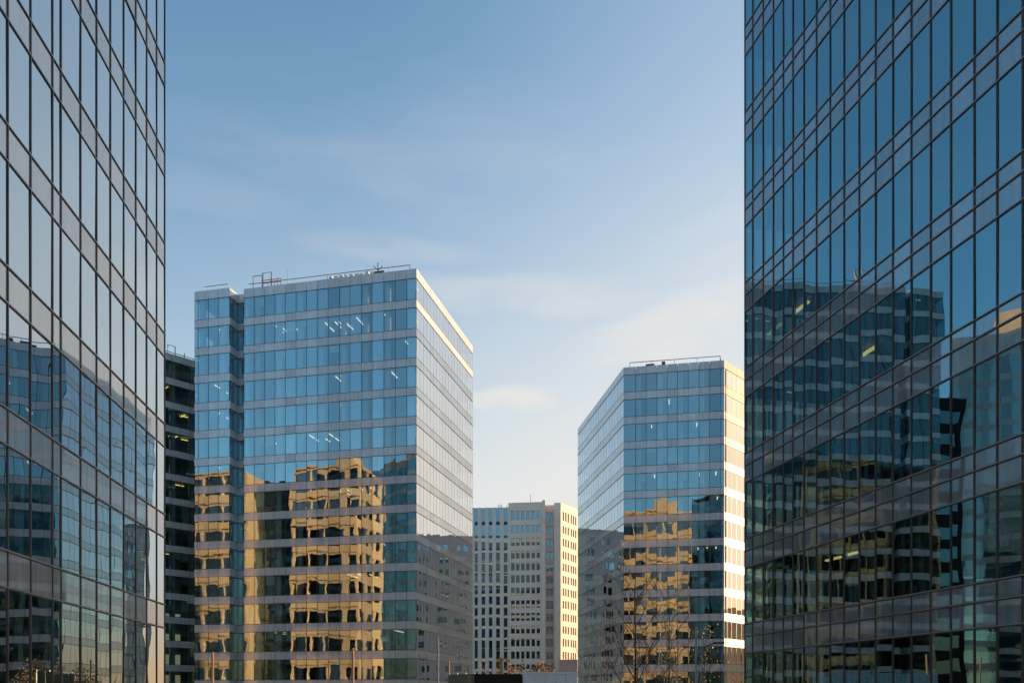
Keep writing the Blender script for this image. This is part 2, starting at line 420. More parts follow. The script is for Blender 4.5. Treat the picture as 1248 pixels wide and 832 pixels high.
# H: its taller neighbour (mirrored in the right-hand tower)
hd = Vector((.93, .37)).normalized(); hb = Vector((-hd.y, hd.x))
def HQ(t, b=0): return q0 + hd * t + hb * b
polyH = [HQ(-32), HQ(-26), HQ(-26, 2.2), HQ(-24.4, 2.2), HQ(-24.4), HQ(4.0), HQ(4.0, 14), HQ(-32, 14)]
rzH = ZC + 67
H = office('office_block', 'blue glass office block with notch mirrored across the right tower', polyH,
           {0: even(6, 1.5), 1: [0, 1.1, 2.2], 4: even(28.4, 1.5)}, rzH - 4.0, 3.9, 16, 1.05, rzH, ('glass_dim', 'spandrel', 'dark_frame'),
           lights=[(4, 1, u, 1.6, False) for u in (21.5, 24.6)] + [(4, 4, 17, 1, False), (0, 0, 3, 1.2, False)], light_mat='light_warm', blinds=.12, group='glass office blocks')
fH = Face(polyH[4], polyH[5])
roof_rail(H, [v3(fH.pt(.5, -.6), rzH), v3(fH.pt(28, -.6), rzH)], .8)
hoop(H, fH, 3.0, -.8, 1.5, 2.2, rzH, mat='post_warm'); hoop(H, fH, 5.0, -.8, 1.3, 2.6, rzH, mat='post_warm')

# ------------------------------------------------------------------ A and D: the two near towers
def near_tower(name, label, poly, us, sills, band, mids, roof_z, mats, visible, cap=.03, group=None, lights=()):
    g, sp, fr = mats
    c = sum((Vector(p) for p in poly), Vector((0, 0))) / len(poly)
    t = thing(name, label, 'tower', (c.x, c.y, 0), group)
    fc = Face(poly[0], poly[1]); L = fc.L
    fh = sills[0] - sills[1]; wh = fh - band
    rest = MB()
    seen = []
    for k, sz in enumerate(sills):
        for j in range(len(us) - 1):
            a = visible(fc, us[j], us[j + 1], sz, sz + wh)
            if a > 0: seen.append((a, k, j))
    keep = {(k, j) for a, k, j in sorted(seen, reverse=True)[:100]}
    for k, sz in enumerate(sills):
        z0 = max(sz - band, 0)
        edges = [z0] + [sz - m for m in mids] + [sz]
        for a, b in zip(edges[:-1], edges[1:]):
            mb = MB()
            for j in range(len(us) - 1): fc.pane(mb, us[j], us[j + 1], a, b, .0, .0012)
            fc_back = MB()
            mb.build('spandrel_band', sp, t)
        for e in edges:
            mb = MB()
            fc.blk(mb, 0, L, -.05, cap * .5, e - .042, e + .042)
            tr_ = mb.build('transom', fr, t)
            mb = MB(); fc.blk(mb, 0, L, -.02, cap * 1.3, e - .006, e + .030); mb.build('transom_highlight_lip', 'cap_highlight', tr_)  # pale lip, highlight along the transom put into its colour
        for j in range(len(us) - 1):
            if (k, j) in keep:
                mb = MB(); fc.pane(mb, us[j], us[j + 1], sz, sz + wh, 0, .0038); mb.build('window_pane', g, t)
            else:
                fc.pane(rest, us[j], us[j + 1], sz, sz + wh, 0, .0038)
    zb = sills[-1] - band
    if zb > .4:
        for j in range(len(us) - 1): fc.pane(rest, us[j], us[j + 1], .02, zb, 0, .001)
    o = rest.build('upper_window_panes', g, t); o['kind'] = 'stuff'
    for u in us:
        mb = MB(); fc.blk(mb, max(u - .023, 0), min(u + .023, L), -.12, cap * 1.1, 0, roof_z); mb.build('mullion', fr, t)
    # the other sides: blank panels with window bands
    n = len(poly)
    for ei in range(1, n):
        f2 = Face(poly[ei], poly[(ei + 1) % n])
        for sz in sills:
            mb = MB(); f2.blk(mb, .002, f2.L - .002, -.1, 0, max(sz - band, 0), sz); mb.build('spandrel_band', sp, t)
            mb = MB(); ue = even(f2.L, 1.4)
            for a, b in zip(ue[:-1], ue[1:]): f2.pane(mb, a, b, sz, sz + wh, -.04, .001)
            w = mb.build('ribbon_window', g, t)
            mb = MB()
            for u in ue[1:-1]: f2.blk(mb, u - .03, u + .03, -.09, -.005, sz + .001, sz + wh - .001)
            mb.build('window_frame', fr, w)
    ps = offset_poly(poly, -.25)
    for sz in sills:
        mb = MB(); mb.prism(ps, max(sz - band + .1, .05), sz - .12); mb.build('floor_slab', 'slab', t)
    mb = MB(); mb.prism(offset_poly(poly, -3.5), 0, roof_z - 1); mb.build('core_wall', 'core', t)
    mb = MB(); mb.prism(offset_poly(poly, -.2), roof_z - .5, roof_z - .2); mb.build('roof', 'roof', t)
    for (k, u, ln, inward) in lights:
        z = sills[k] + wh - .05; mb = MB()
        if inward: fc.blk(mb, u - .08, u + .08, -2.6, -2.6 + ln, z - .08, z)
        else: fc.blk(mb, u, u + ln, -2.2, -2.05, z - .08, z)
        mb.build('ceiling_light', 'light_warm', t)
    return t, fc
def in_view(fc, u0, u1, z0, z1):
    n = 0
    for i in range(5):
        for j in range(5):
            p = fc.pt(u0 + (u1 - u0) * i / 4); x = 624 + F * p.x / p.y; y = YH - F * (z0 + (z1 - z0) * j / 4 - ZC) / p.y
            if 0 < x < 1248 and 0 < y < 832: n += 1.0 / p.y ** 2
    return n
# A
aR = Vector((-15.04, 36.96)); aL = at(9.25, 23.48); dA = (aL - aR).normalized()
ffar = Face(aR, aR + dA * 10)   # only for uat (distance from far corner)
dist = [ffar.uat(p) for p in (9.1, 37, 63.7, 74, 98, 117.5, 134.4, 150.6, 165.4, 178.6, 190.8)] + [0]
LA = dist[0] + 1.32 * 4
aN = aR + dA * LA
uA = sorted([LA - d for d in dist] + [LA - dist[0] - 1.32 * k for k in (1, 2, 3, 4)]); uA[0] = 0; uA[-1] = LA
back = Vector((dA.y, -dA.x)) if Vector((dA.y, -dA.x)).x < 0 else Vector((-dA.y, dA.x))
polyA = [aN, aR, aR + back * 22, aN + back * 22]
sA = [ZC + 4.034 + 3.9 * k for k in range(14, -2, -1)]
A, fA = near_tower('glass_tower', 'silver mirrored glass tower with grey-brown bands filling the left edge', polyA, uA, sA, 1.006, [], ZC + 4.034 + 3.9 * 15 - 1, ('glass_left', 'spandrel_left', 'bronze'), in_view, group='near glass towers')
# D
dL = at(907.75, 39.15); dR = at(1216, 24.47); dD = (dR - dL).normalized()
fd = Face(dL, dL + dD * 10)
uD = [0] + [fd.uat(p) for p in (917.5, 930.3, 942.7, 954.9, 966.6, 980, 995.3, 1012, 1029, 1047.4, 1067.3, 1088.5, 1111, 1134.6, 1159.2, 1187.8, 1215.7, 1246.7)]
for k in range(4): uD.append(uD[-1] + 1.25)
LD = uD[-1]; dN = dL + dD * LD
bk = Vector((-dD.y, dD.x)); bk = bk if bk.x > 0 else -bk
polyD = [dL, dN, dN + bk * 25, dL + bk * 25]
sD = [ZC + 3.39 + 3.9 * k for k in range(10, -2, -1)]
D, fD = near_tower('glass_tower', 'deep blue glass tower with triple dark rails filling the right edge', polyD, uD, sD, 1.333, [.565], ZC + 3.39 + 3.9 * 11 - .2, ('glass_right', 'spandrel_right', 'bronze'), in_view, group='near glass towers',
           lights=[(10, 3.2, 1.0, False), (10, 4.6, .8, False), (7, .6, 1.2, False), (8, 5.6, 1.0, False)])

# ------------------------------------------------------------------ stone blocks
def stone_block(name, label, poly, roof_z, faces, mat, depth=.3, glass_m='glass_small', cat='building', group=None, single=False, thingobj=None, wname='window'):
    """faces: {edge: (rows [(z0,z1)], cols [(u0,u1)])}; wall with real openings, windows set back"""
    c = sum((Vector(p) for p in poly), Vector((0, 0))) / len(poly)
    t = thingobj or thing(name, label, cat, (c.x, c.y, 0), group)
    n = len(poly); wall = MB()
    pi = offset_poly(poly, -depth)
    for ei in range(n):
        p, q = poly[ei], poly[(ei + 1) % n]; fc = Face(p, q)
        i0 = (pi[ei] - fc.p).dot(fc.u); i1 = (pi[(ei + 1) % n] - fc.p).dot(fc.u)
        def seg(u0, u1, z0, z1):
            a = i0 if u0 <= 1e-6 else u0; b = i1 if u1 >= fc.L - 1e-6 else u1
            wall.prism([fc.pt(u0), fc.pt(u1), fc.pt(b, -depth), fc.pt(a, -depth)], z0, z1)
        if ei not in faces:
            seg(0, fc.L, 0, roof_z); continue
        rows, cols = faces[ei]
        z = 0
        for (z0, z1) in sorted(rows):
            seg(0, fc.L, z, z0); z = z1
            u = 0
            for (a, b) in cols:
                seg(u, a, z0, z1); u = b
            seg(u, fc.L, z0, z1)
            if single:
                for (a, b) in cols:
                    mb = MB(); fc.pane(mb, a, b, z0, z1, -depth * .7, .001)
                    w = mb.build(wname, glass_m, t)
                    fm = MB(); m = (a + b) / 2
                    fc.blk(fm, a, a + .06, -depth * .85, -depth * .6, z0, z1); fc.blk(fm, b - .06, b, -depth * .85, -depth * .6, z0, z1)
                    fc.blk(fm, m - .03, m + .03, -depth * .85, -depth * .6, z0 + .06, z1 - .06)
                    fc.blk(fm, a + .06, b - .06, -depth * .85, -depth * .6, z0, z0 + .06); fc.blk(fm, a + .06, b - .06, -depth * .85, -depth * .6, z1 - .06, z1)
                    fm.build('window_frame', 'dark_frame', w)
                    if R.random() < .45:
                        bm = MB(); dr = (z1 - z0) * R.choice((.3, .45, .6, .95))
                        fc.blk(bm, a + .08, b - .08, -depth * .98, -depth * .93, z1 - dr, z1 - .07); bm.build('blind', 'stone_pale', w)
            else:
                mb = MB()
                for (a, b) in cols: fc.pane(mb, a, b, z0, z1, -depth * .7, .001)
                mb.build('window_row', glass_m, t)
        seg(0, fc.L, z, roof_z)
    wall.build('wall', mat, t)
    mb = MB(); mb.prism(offset_poly(poly, -depth - .01), roof_z - .8, roof_z - .6); mb.build('roof', 'roof', t)
    mb = MB(); mb.prism(offset_poly(poly, -depth - 1.1), 0, roof_z - 1); mb.build('core_wall', 'core', t)
    return t
def rowz(top, n, step, h): return [(top - k * step - h, top - k * step) for k in range(n)]
def colu(a, w, gap, n): return [(a + k * (w + gap), a + k * (w + gap) + w) for k in range(n)]

# E: the stone block in the distance
YE = 223.0
def ex(px): return (px - 624) / F * YE
eRows = [(zat(y1, YE), zat(y0, YE)) for (y0, y1) in ((622.6, 633.6), (640, 649.3), (655.5, 664.8), (671, 680.3), (685.6, 694.9), (700.7, 710), (715.9, 725.2), (731.2, 740.5), (746.7, 756), (762.2, 771.5), (777.7, 787), (793.4, 802.5))]
eRows = eRows + [(zat(818, YE), zat(809, YE))]
E0 = Vector((ex(619.5), YE)); E1 = Vector((ex(660.5), YE - 1.2)); fE = Face(E0, E1)
Et = thing('stone_block', 'pinkish stone office block with rows of square windows and yellow sunlit side', 'building', (0, YE + 8, 0), 'stone blocks')
eRoof = zat(612.5, YE)
polyE1 = [E0, E1, E1 + Vector((1, 14)), E0 + Vector((1, 14))]
cE = [(fE.uat(a), fE.uat(b)) for a, b in ((622.8, 627.3), (629, 633.2), (635.1, 639.3), (641.3, 645.6), (647.7, 652), (654, 658))]
stone_block('', '', polyE1, eRoof, {0: (eRows, cE)}, 'stone', .35, single=True, thingobj=Et)
# projecting pier and recessed bay, end block with the sunlit flank
pl = Vector((ex(660.6), YE - 1.9)); pr = Vector((ex(664), YE - 1.9))
mb = MB(); mb.prism([pl, pr, pr + Vector((0, 6)), pl + Vector((0, 6))], 0, eRoof + .3); mb.build('pier', 'stone', Et)
R0 = pr + Vector((.01, 3.2)); R1 = Vector((ex(675.2), YE + 1.3)); fR = Face(R0, R1)
polyE2 = [R0, R1, R1 + Vector((0, 9)), R0 + Vector((0, 9))]
stone_block('', '', polyE2, zat(613.8, YE), {0: (eRows, [(fR.uat(666), fR.uat(669.6)), (fR.uat(670.4), fR.uat(674.2))])}, 'stone', .35, single=True, thingobj=Et, wname='bay_window')
S0 = Vector((R1.x + .01, YE - .2)); S1 = Vector((ex(683.2), YE - .7)); S2 = at(704.5, YE * 1.036); fS = Face(S1, S2)
polyE3 = [S0, S1, S2, S2 + Vector((-6, 6)), S0 + Vector((0, 12))]
sc = [(fS.L * a, fS.L * b) for a, b in ((.10, .19), (.24, .33), (.38, .47), (.56, .64), (.69, .77), (.82, .90))]
stone_block('', '', polyE3, zat(612.7, YE), {1: (eRows, sc)}, 'stone', .35, single=True, thingobj=Et, wname='side_window')
# striped left part: pale piers and dark strips of glass
L0 = Vector((ex(576.5), YE + .8)); L1 = Vector((ex(619.4), YE + .2)); fL = Face(L0, L1)
strips = [(fL.uat(a), fL.uat(b)) for a, b in ((578.4, 582.3), (586.9, 591.2), (595.7, 600), (604.6, 609.2), (614, 618.3))]
zt = zat(617.5, YE); u = -1.0
edges = [(-1.0, strips[0][0])] + [(strips[i][1], strips[i + 1][0]) for i in range(4)] + [(strips[4][1], fL.L)]
for (a, b) in edges:
    mb = MB(); fL.blk(mb, a, b, -.6, 0, 0, zt); mb.build('pier', 'stone_pale', Et)
for (a, b) in strips:
    for k in range(len(eRows)):
        z1 = eRows[k][1] + (zt - eRows[0][1] if k == 0 else .3) ; z0 = eRows[k][1] - 3.0
        mb = MB(); fL.pane(mb, a, b, z0 + .45, z1, -.35, .002); mb.build('strip_window', 'glass_small', Et)
    mb = MB(); fL.blk(mb, a, b, -.6, -.5, 0, zt); mb.build('strip_backing', 'dark_frame', Et)
mb = MB(); mb.prism([L0 + Vector((-.9, .62)), L1 + Vector((-.02, .62)), L1 + Vector((-.02, 13)), L0 + Vector((-.9, 13))], 0, zt - .05); mb.build('wall', 'stone_pale', Et)
MB().tube([v3((ex(647), YE + 4), eRoof - .8), v3((ex(647), YE + 4), zat(602, YE + 4))], .09).build('antenna', 'pipe', Et)
mb = MB()
for p in (607, 609, 611, 617.5):
    mb.tube([v3((ex(p), YE + 2), zt - .2), v3((ex(p), YE + 2), zt + R.uniform(.5, 1.2))], .08)
mb.build('roof_mast', 'pipe_dark', Et)

# K2: neighbour of E behind the notched block (mirrored in the five-sided block)
poly = [Vector((-44, 226)), Vector((-11.6, 224.4)), Vector((-11.6, 240)), Vector((-44, 240))]
stone_block('stone_block', 'brown stone block with grouped windows mirrored in the five-sided glass block', poly, ZC + 46,
            {0: (rowz(ZC + 44, 13, 3.4, 2.0), [(a + d, a + d + 1.1) for a in (1.5, 7, 12.5, 18, 23.5, 28) for d in (0, 1.5)])}, 'stone_grey', .3, group='stone blocks')
# K: behind the five-sided block, mirrored in the sunlit flank of the notched block
poly = [Vector((42, 228.5)), Vector((64, 212)), Vector((67.6, 216.8)), Vector((45.6, 233.3))]
stone_block('stone_block', 'grey brown stone block with small windows mirrored in the notched block', poly, ZC + 45.5,
            {0: (rowz(ZC + 43, 13, 3.4, 1.7), [(a + d, a + d + 1.0) for a in (1, 6.4, 11.8, 17.2, 22) for d in (0, 1.8)])}, 'stone_grey', .3, group='stone blocks')
# G1: ochre block that catches the sun, mirrored in the notched block
gA = Vector((-64.5, 56)); gB = Vector((-80.5, 59.3)); gC = Vector((-91.5, 61.5)); gD = Vector((-105, 64.2)); gn = Vector((-.2, -.98)) * 14
def courses(t, p, q, zs):
    f = Face(p, q)
    for z in zs:
        m = MB(); f.blk(m, .05, f.L - .05, .002, .45, z, z + .35); m.build('string_course', 'stone_warm', t)
g1 = stone_block('stone_block', 'ochre stone block in full evening sun mirrored in the notched block', [gA, gB, gB + gn, gA + gn], ZC + 51.5,
            {0: (rowz(ZC + 50.6, 8, 6.2, 3.9), [(.5, 2.4), (3.9, 7.7), (8.0, 11.8), (12.1, 15.8)]), 3: (rowz(ZC + 50.6, 8, 6.2, 3.9), [(1, 4.6), (5.2, 8.8), (9.6, 13.2)])}, 'stone_warm', .5, group='stone blocks')
stone_block('', '', [gC, gD, gD + gn, gC + gn], ZC + 51.5, {0: (rowz(ZC + 50.6, 8, 6.2, 3.9), [(.8, 5.2), (5.5, 9.9), (10.5, 13.1)])}, 'stone_warm', .5, thingobj=g1)
courses(g1, gA, gB, [ZC + 51.2 - 6.2 * k for k in range(9)]); courses(g1, gC, gD, [ZC + 51.2 - 6.2 * k for k in range(9)])
ga = gB + Vector((-.01, 0)) + gn * .3; gb = gC + Vector((.01, 0)) + gn * .3
fg = Face(ga, gb); mb = MB(); mb.prism([ga, gb, gb + gn * .5, ga + gn * .5], 0, ZC + 50); mb.build('stair_core', 'core', g1)
mb = MB()
for k in range(10): fg.pane(mb, 0.05, fg.L - .05, 1 + k * 5.3, 5.6 + k * 5.3, .3)
mb.build('stair_glazing', 'glass_far', g1)
mb = MB(); fg2 = Face(gA, gB); fg2.blk(mb, 2, 6, -6, -2, ZC + 50.6, ZC + 54); mb.build('roof_house', 'stone_warm', g1)
# dark neighbour of G1
pd = [Vector((-57, 32)), Vector((-94.6, 18)), Vector((-89, 3)), Vector((-51.4, 17))]
G1d = office('office_block', 'dark green glass office block beside the ochre block', pd, {0: even(40.1, 1.6)}, ZC + 57, 3.9, 15, 1.05, ZC + 60.5, ('glass_far', 'spandrel_dark', 'dark_frame'), group='glass office blocks', frames=False, cols=False)
mb = MB(); f_ = Face(pd[0], pd[1]); f_.blk(mb, 1, 13, -9, -1.5, ZC + 60.2, ZC + 63.8); f_.blk(mb, 15, 26, -9, -1.5, ZC + 60.2, ZC + 62.6); mb.build('roof_house', 'stone_warm', G1d)
# G2: ochre block behind the camera, mirrored in the five-sided block
pg = [Vector((4, -26)), Vector((-30, -21)), Vector((-32, -35)), Vector((2, -40))]
g2 = stone_block('stone_block', 'ochre stone block behind the viewer mirrored in the five-sided glass block', pg, ZC + 57,
            {0: (rowz(ZC + 55.0, 8, 7.0, 4.3), [(a + d, a + d + 3.6) for a in (1.2, 10.2, 19.2) for d in (0, 3.9)])}, 'stone_warm', .5, group='stone blocks')
mb = MB(); courses(g2, pg[0], pg[1], [ZC + 56.2 - 7.0 * k for k in range(8)]); f_ = Face(pg[0], pg[1]); f_.blk(mb, 9, 16, -7, -2, ZC + 56, ZC + 61); mb.build('roof_house', 'stone_warm', g2)
# H2: far left block with lit roof house
ph = [Vector((-116, 90)), Vector((-98, 113)), Vector((-114, 124)), Vector((-132, 101))]
H2 = office('office_block', 'far blue glass office block with sunlit roof house mirrored in the right tower', ph, {0: even(29.2, 1.45)}, ZC + 60, 3.9, 15, 1.05, ZC + 63.5, ('glass_front', 'spandrel', 'dark_frame'), group='glass office blocks', frames=False, cols=False)
mb = MB(); f_ = Face(ph[0], ph[1]); f_.blk(mb, 2, 22, -9, -2.5, ZC + 63.2, ZC + 67.5); f_.blk(mb, 8, 10, -7, -3, ZC + 67.4, ZC + 69); mb.build('roof_house', 'stone_warm', H2)
stone_block('stone_block', 'narrow dark block filling the gap mirrored in the right tower', [Vector((-97.2, 109.5)), Vector((-89.7, 112)), Vector((-93, 121)), Vector((-96, 116))], ZC + 52,
            {0: (rowz(ZC + 50, 12, 4.0, 2.2), [(.6, 7.0)])}, 'box_dark', .3, glass_m='glass_far', group='stone blocks')
# unseen blocks off to the right, the grey pair added to cast evening shade
stone_block('stone_block', 'unseen tall grey block added behind the right tower to shade the left tower', [Vector((45, 39)), Vector((60, 39)), Vector((60, 65)), Vector((45, 65))], ZC + 72,
            {3: (rowz(ZC + 69, 16, 3.9, 2.0), colu(1.5, 1.6, 1.0, 9))}, 'stone_grey', .3, group='stone blocks')
stone_block('stone_block', 'unseen slim grey block added beyond the five-sided block to shade the notched block', [Vector((62, 140)), Vector((72, 140)), Vector((72, 170)), Vector((62, 170))], ZC + 62,
            {3: (rowz(ZC + 57, 13, 3.9, 2.0), colu(1.5, 1.6, 1.0, 10))}, 'stone_grey', .3, group='stone blocks')
stone_block('stone_block', 'low ochre block mirrored in the glowing flank of the five-sided block', [Vector((141, 167)), Vector((139, 155)), Vector((151, 151)), Vector((153, 163))], ZC + 24,
            {0: (rowz(ZC + 22, 7, 3.5, 1.8), colu(.8, 1.2, .8, 5))}, 'stone_warm', .3, group='stone blocks')

# ------------------------------------------------------------------ ground
mb = MB(); mb.quad((-3000, -3000, 0), (3000, -3000, 0), (3000, 3000, 0), (-3000, 3000, 0)); struct(mb.build('ground', 'asphalt'))
mb = MB(); mb.box(-13.2, 9.6, -18, 100, .004, .12); struct(mb.build('pavement', 'paving'))
mb = MB(); mb.box(-60, 60, 103, 110, .002, .008); struct(mb.build('road', 'asphalt'))
mb = MB()
for i in range(20): mb.box(-58 + i * 6, -55 + i * 6, 106.4, 106.55, .009, .012)
struct(mb.build('road_markings', 'paint'))
mb = MB(); mb.box(-13.2, 9.6, 100.002, 100.3, 0, .14); struct(mb.build('kerb', 'kerb'))

# ------------------------------------------------------------------ street furniture
GZ = .12
def lamp_column(px, ytop, Y, label, mat, r=.085, head=None, arm=0, grp='lamp columns along the plaza'):
    p = at(px, Y); zt = zat(ytop, Y)
    t = thing('lamp_post', label, 'lamp post', (p.x, p.y, GZ), grp)
    MB().tube([v3(p, GZ), v3(p, GZ + .6), v3(p, GZ + .62), v3(p, zt)], [r * 1.25, r * 1.25, r, r * .85], 10).build('pole', mat, t, True)
    MB().tube([v3(p, GZ), v3(p, GZ + .04)], r * 2.2, 12).build('base_plate', 'post_grey', t)
    if arm:
        a = v3(p, zt - .15); b = a + Vector((arm, 0, .12))
        MB().tube([a, a.lerp(b, .5) + Vector((0, 0, .08)), b], r * .5, 7).build('arm', mat, t, True)
        m = MB(); m.box(b.x - .1, b.x + .55, p.y - .12, p.y + .12, b.z - .05, b.z + .06); m.build('lamp_head', head or 'pipe_dark', t)
    elif head:
        m = MB()
        m.tube([v3(p, zt - .1) + Vector((-.16, 0, 0)), v3(p, zt - .02), v3(p, zt - .1) + Vector((.30, 0, 0))], .035, 6)
        m.box(p.x - .24, p.x - .08, p.y - .08, p.y + .08, zt - .2, zt - .06)
        m.box(p.x + .2, p.x + .42, p.y - .08, p.y + .08, zt - .2, zt - .04)
        m.build('lamp_head', head, t)
    else:
        MB().tube([v3(p, zt), v3(p, zt + .05)], [r * .95, r * .5], 10).build('cap', mat, t, True)
    return t
lamp_column(259, 795, 48, 'slim sunlit copper lamp column before the notched left wing', 'post_warm')
lamp_column(430, 790, 45, 'slim sunlit copper lamp column before the middle of the notched block', 'post_warm')
lamp_column(547, 806, 62, 'short orange lit post at the foot of the sunlit flank', 'post_warm', .08)
lamp_column(534, 777, 66, 'blue grey pole in front of the notched block flank', 'post_grey', .08)
lamp_column(611, 801, 42, 'yellow post with a small double lamp head above the dark container', 'post_warm', .09, 'yellow')
lamp_column(848.5, 763, 50, 'grey street lamp with curved side arm before the five-sided block', 'post_grey', .075)
# side arm with lamp of that street lamp reaches right
sl = [o for o in COL.objects if o.name.startswith('lamp_post') and 'side arm' in o.get('label', '')][0]
p = at(848.5, 50); q = at(872, 50)
MB().tube([v3(p, zat(812, 50)), v3(at(852, 50), zat(797, 50)), v3(at(860, 50), zat(787, 50)), v3(q, zat(783, 50))], .045, 6).build('arm', 'pipe_dark', sl, True)
m = MB(); m.box(q.x - .1, q.x + .5, 49.88, 50.12, zat(783, 50) - .05, zat(783, 50) + .06); m.build('lamp_head', 'pipe_dark', sl)

def container(px0, px1, ytop, Y, z0, h, L, mat, label, grp='stacked site containers'):
    a = at(px0, Y); b = at(px1, Y); x0, x1 = a.x, b.x
    t = thing('site_container', label, 'container', ((x0 + x1) / 2, Y + L / 2, z0), grp)
    mb = MB(); fw = .1
    # corrugated side walls and front leaf
    n = int(L / .14)
    for side, x in ((-1, x0), (1, x1)):
        for i in range(n):
            y0 = Y + .12 + (L - .24) * i / n; y1 = Y + .12 + (L - .24) * (i + 1) / n
            d = .03 if i % 2 else .0
            xa, xb = (x + d, x + d + .03) if side < 0 else (x - d - .03, x - d)
            mb.box(xa, xb, y0, y1, z0 + .1, z0 + h - .1)
    mb.build('side_wall', mat, t)
    m = MB(); m.box(x0 + .08, x1 - .08, Y + .04, Y + .07, z0 + .1, z0 + h - .1); m.build('end_wall', mat, t)
    m = MB(); m.box(x0 + .03, x1 - .03, Y + .05, Y + L - .05, z0 + h - .06, z0 + h - .02); m.build('roof', mat, t)
    m = MB()
    for x in (x0, x1 - fw):
        for y in (Y, Y + L - fw): m.box(x, x + fw, y, y + fw, z0, z0 + h)
    for zz in (z0, z0 + h - fw):
        for y in (Y, Y + L - fw): m.box(x0 + fw, x1 - fw, y + .004, y + fw - .004, zz + .003, zz + fw - .003)
        for x in (x0, x1 - fw): m.box(x + .004, x + fw - .004, Y + fw, Y + L - fw, zz + .003, zz + fw - .003)
    m.build('frame', mat, t)
    m = MB()
    for k in (.22, .4, .6, .78):
        x = x0 + (x1 - x0) * k; m.tube([(x, Y + .01, z0 + .12), (x, Y + .01, z0 + h - .12)], .018, 6)
    m.build('locking_bar', mat, t)
    return t
def stack(px0, px1, ytop, Y, mat, lab_top, lab_bot, L=6.0):
    zt = zat(ytop, Y); h = (zt - GZ) / 2
    container(px0, px1, ytop, Y, GZ, h - .004, L, mat, lab_bot)
    container(px0, px1, ytop, Y, GZ + h, h, L, mat, lab_top)
stack(578, 636, 820.5, 38, 'box_dark', 'charcoal site container, upper one of the dark stack', 'charcoal site container carrying another dark one')
stack(637.5, 704, 818, 37, 'box_pale', 'pale grey site container, upper one of the pale stack', 'pale grey site container carrying another pale one')
stack(682, 704, 803, 62, 'box_lilac', 'lilac corrugated cabin, upper one, behind the pale grey container', 'lilac corrugated cabin under another lilac one', 2.4)
# green site hoarding
fcH = Face(at(546, 60), at(577, 58)); zt = zat(821, 59)
t = thing('site_hoarding', 'dark green site hoarding left of the charcoal container', 'hoarding', (*fcH.pt(1), GZ))
m = MB()
for i in range(6): fcH.blk(m, fcH.L * i / 6 + .01, fcH.L * (i + 1) / 6 - .01, -.03, 0, GZ + .1, zt)
m.build('sheet_panel', 'green', t)
for i in range(4):
    m = MB(); u = fcH.L * i / 3; fcH.blk(m, u - .05, u + .05, -.15, -.04, GZ, zt + .1); m.build('post', 'post_grey', t)

# ------------------------------------------------------------------ trees
def grow(mb, p, d, L, r, lvl, tips, rng, upright=.25, side=5, spread=.75):
    n = 5; pts = [p]; rr = [r]; q = Vector(p); dd = Vector(d).normalized()
    for i in range(n):
        dd = (dd + Vector((rng.uniform(-.12, .12), rng.uniform(-.12, .12), rng.uniform(-.02, .10) + upright * .1))).normalized()
        q = q + dd * (L / n); pts.append(q.copy()); rr.append(r * (1 - .75 * (i + 1) / n) + .003)
    mb.tube(pts, rr, side if lvl > 1 else 3)
    if lvl == 0:
        tips.append((pts[-1], dd)); tips.append((pts[2], dd)); return
    kids = rng.randint(5, 7) if lvl > 1 else rng.randint(4, 6)
    for k in range(kids):
        f = .3 + .68 * (k + rng.random() * .6) / kids
        i = min(n - 1, int(f * n)); b = pts[i].lerp(pts[i + 1], f * n - i)
        a = rng.uniform(0, 6.283)
        side_v = Vector((math.cos(a), math.sin(a), 0)) * spread
        nd = (dd * .55 + side_v + Vector((0, 0, .35))).normalized()
        grow(mb, b, nd, L * (1 - f * .55) * rng.uniform(.42, .6), rr[i] * .55 + .002, lvl - 1, tips, rng, upright, side, spread)
def bare_tree(px, Y, ytop, label, r=.11, seed=1, mat='bark', leaves=None, lv=3, nl=0, grp='young street trees', spread=.75, start=.22):
    rng = random.Random(seed); p = at(px, Y); h = zat(ytop, Y) - GZ
    t = thing('bare_tree' if not leaves else 'autumn_tree', label, 'tree', (p.x, p.y, GZ), grp)
    tr = MB(); pts = [v3(p, GZ) + Vector((rng.uniform(-.05, .05), 0, h * k / 6)) for k in range(7)]
    rr = [r * (1 - .8 * k / 6) + .006 for k in range(7)]
    tr.tube(pts, rr, 8); tr.build('trunk', mat, t, True)
    br = MB(); tips = []
    for k in range(15):
        f = start + (1 - start) * (k + .3 * rng.random()) / 15
        i = min(5, int(f * 6)); b = pts[i].lerp(pts[i + 1], f * 6 - i)
        a = k * 2.4 + rng.uniform(-.4, .4)
        grow(br, b, Vector((math.cos(a) * spread, math.sin(a) * spread, .75)), h * .42 * (1.15 - f * .75), rr[i] * .45, lv - 1, tips, rng, .3, 4, spread)
    br.build('branches', mat, t)
    if leaves:
        lf = MB()
        for (q, d) in tips:
            for _ in range(nl):
                c = q + Vector((rng.gauss(0, .22), rng.gauss(0, .22), rng.gauss(0, .2)))
                s = rng.uniform(.04, .09); u = Vector((rng.uniform(-1, 1), rng.uniform(-1, 1), rng.uniform(-1, 1))).normalized(); w = u.orthogonal().normalized()
                lf.quad(c - u * s, c + w * s * .6, c + u * s, c - w * s * .6)
        lf.build('foliage', leaves, t)
    return t
bare_tree(774.5, 60, 712, 'dark bare tree with long forked branches before the five-sided block', .13, 3)
bare_tree(815, 66, 712, 'thin bare tree with fine twigs between dark forked tree and street lamp', .08, 5, 'bark')
bare_tree(733, 74, 742, 'small bare tree with fine grey twigs at the shaded flank', .06, 8, 'bark_pale')
bare_tree(858, 62, 772, 'small yellow leaved tree beside the grey street lamp', .05, 11, 'bark', 'leaf_yellow', 2, 2, 'autumn leaved trees')

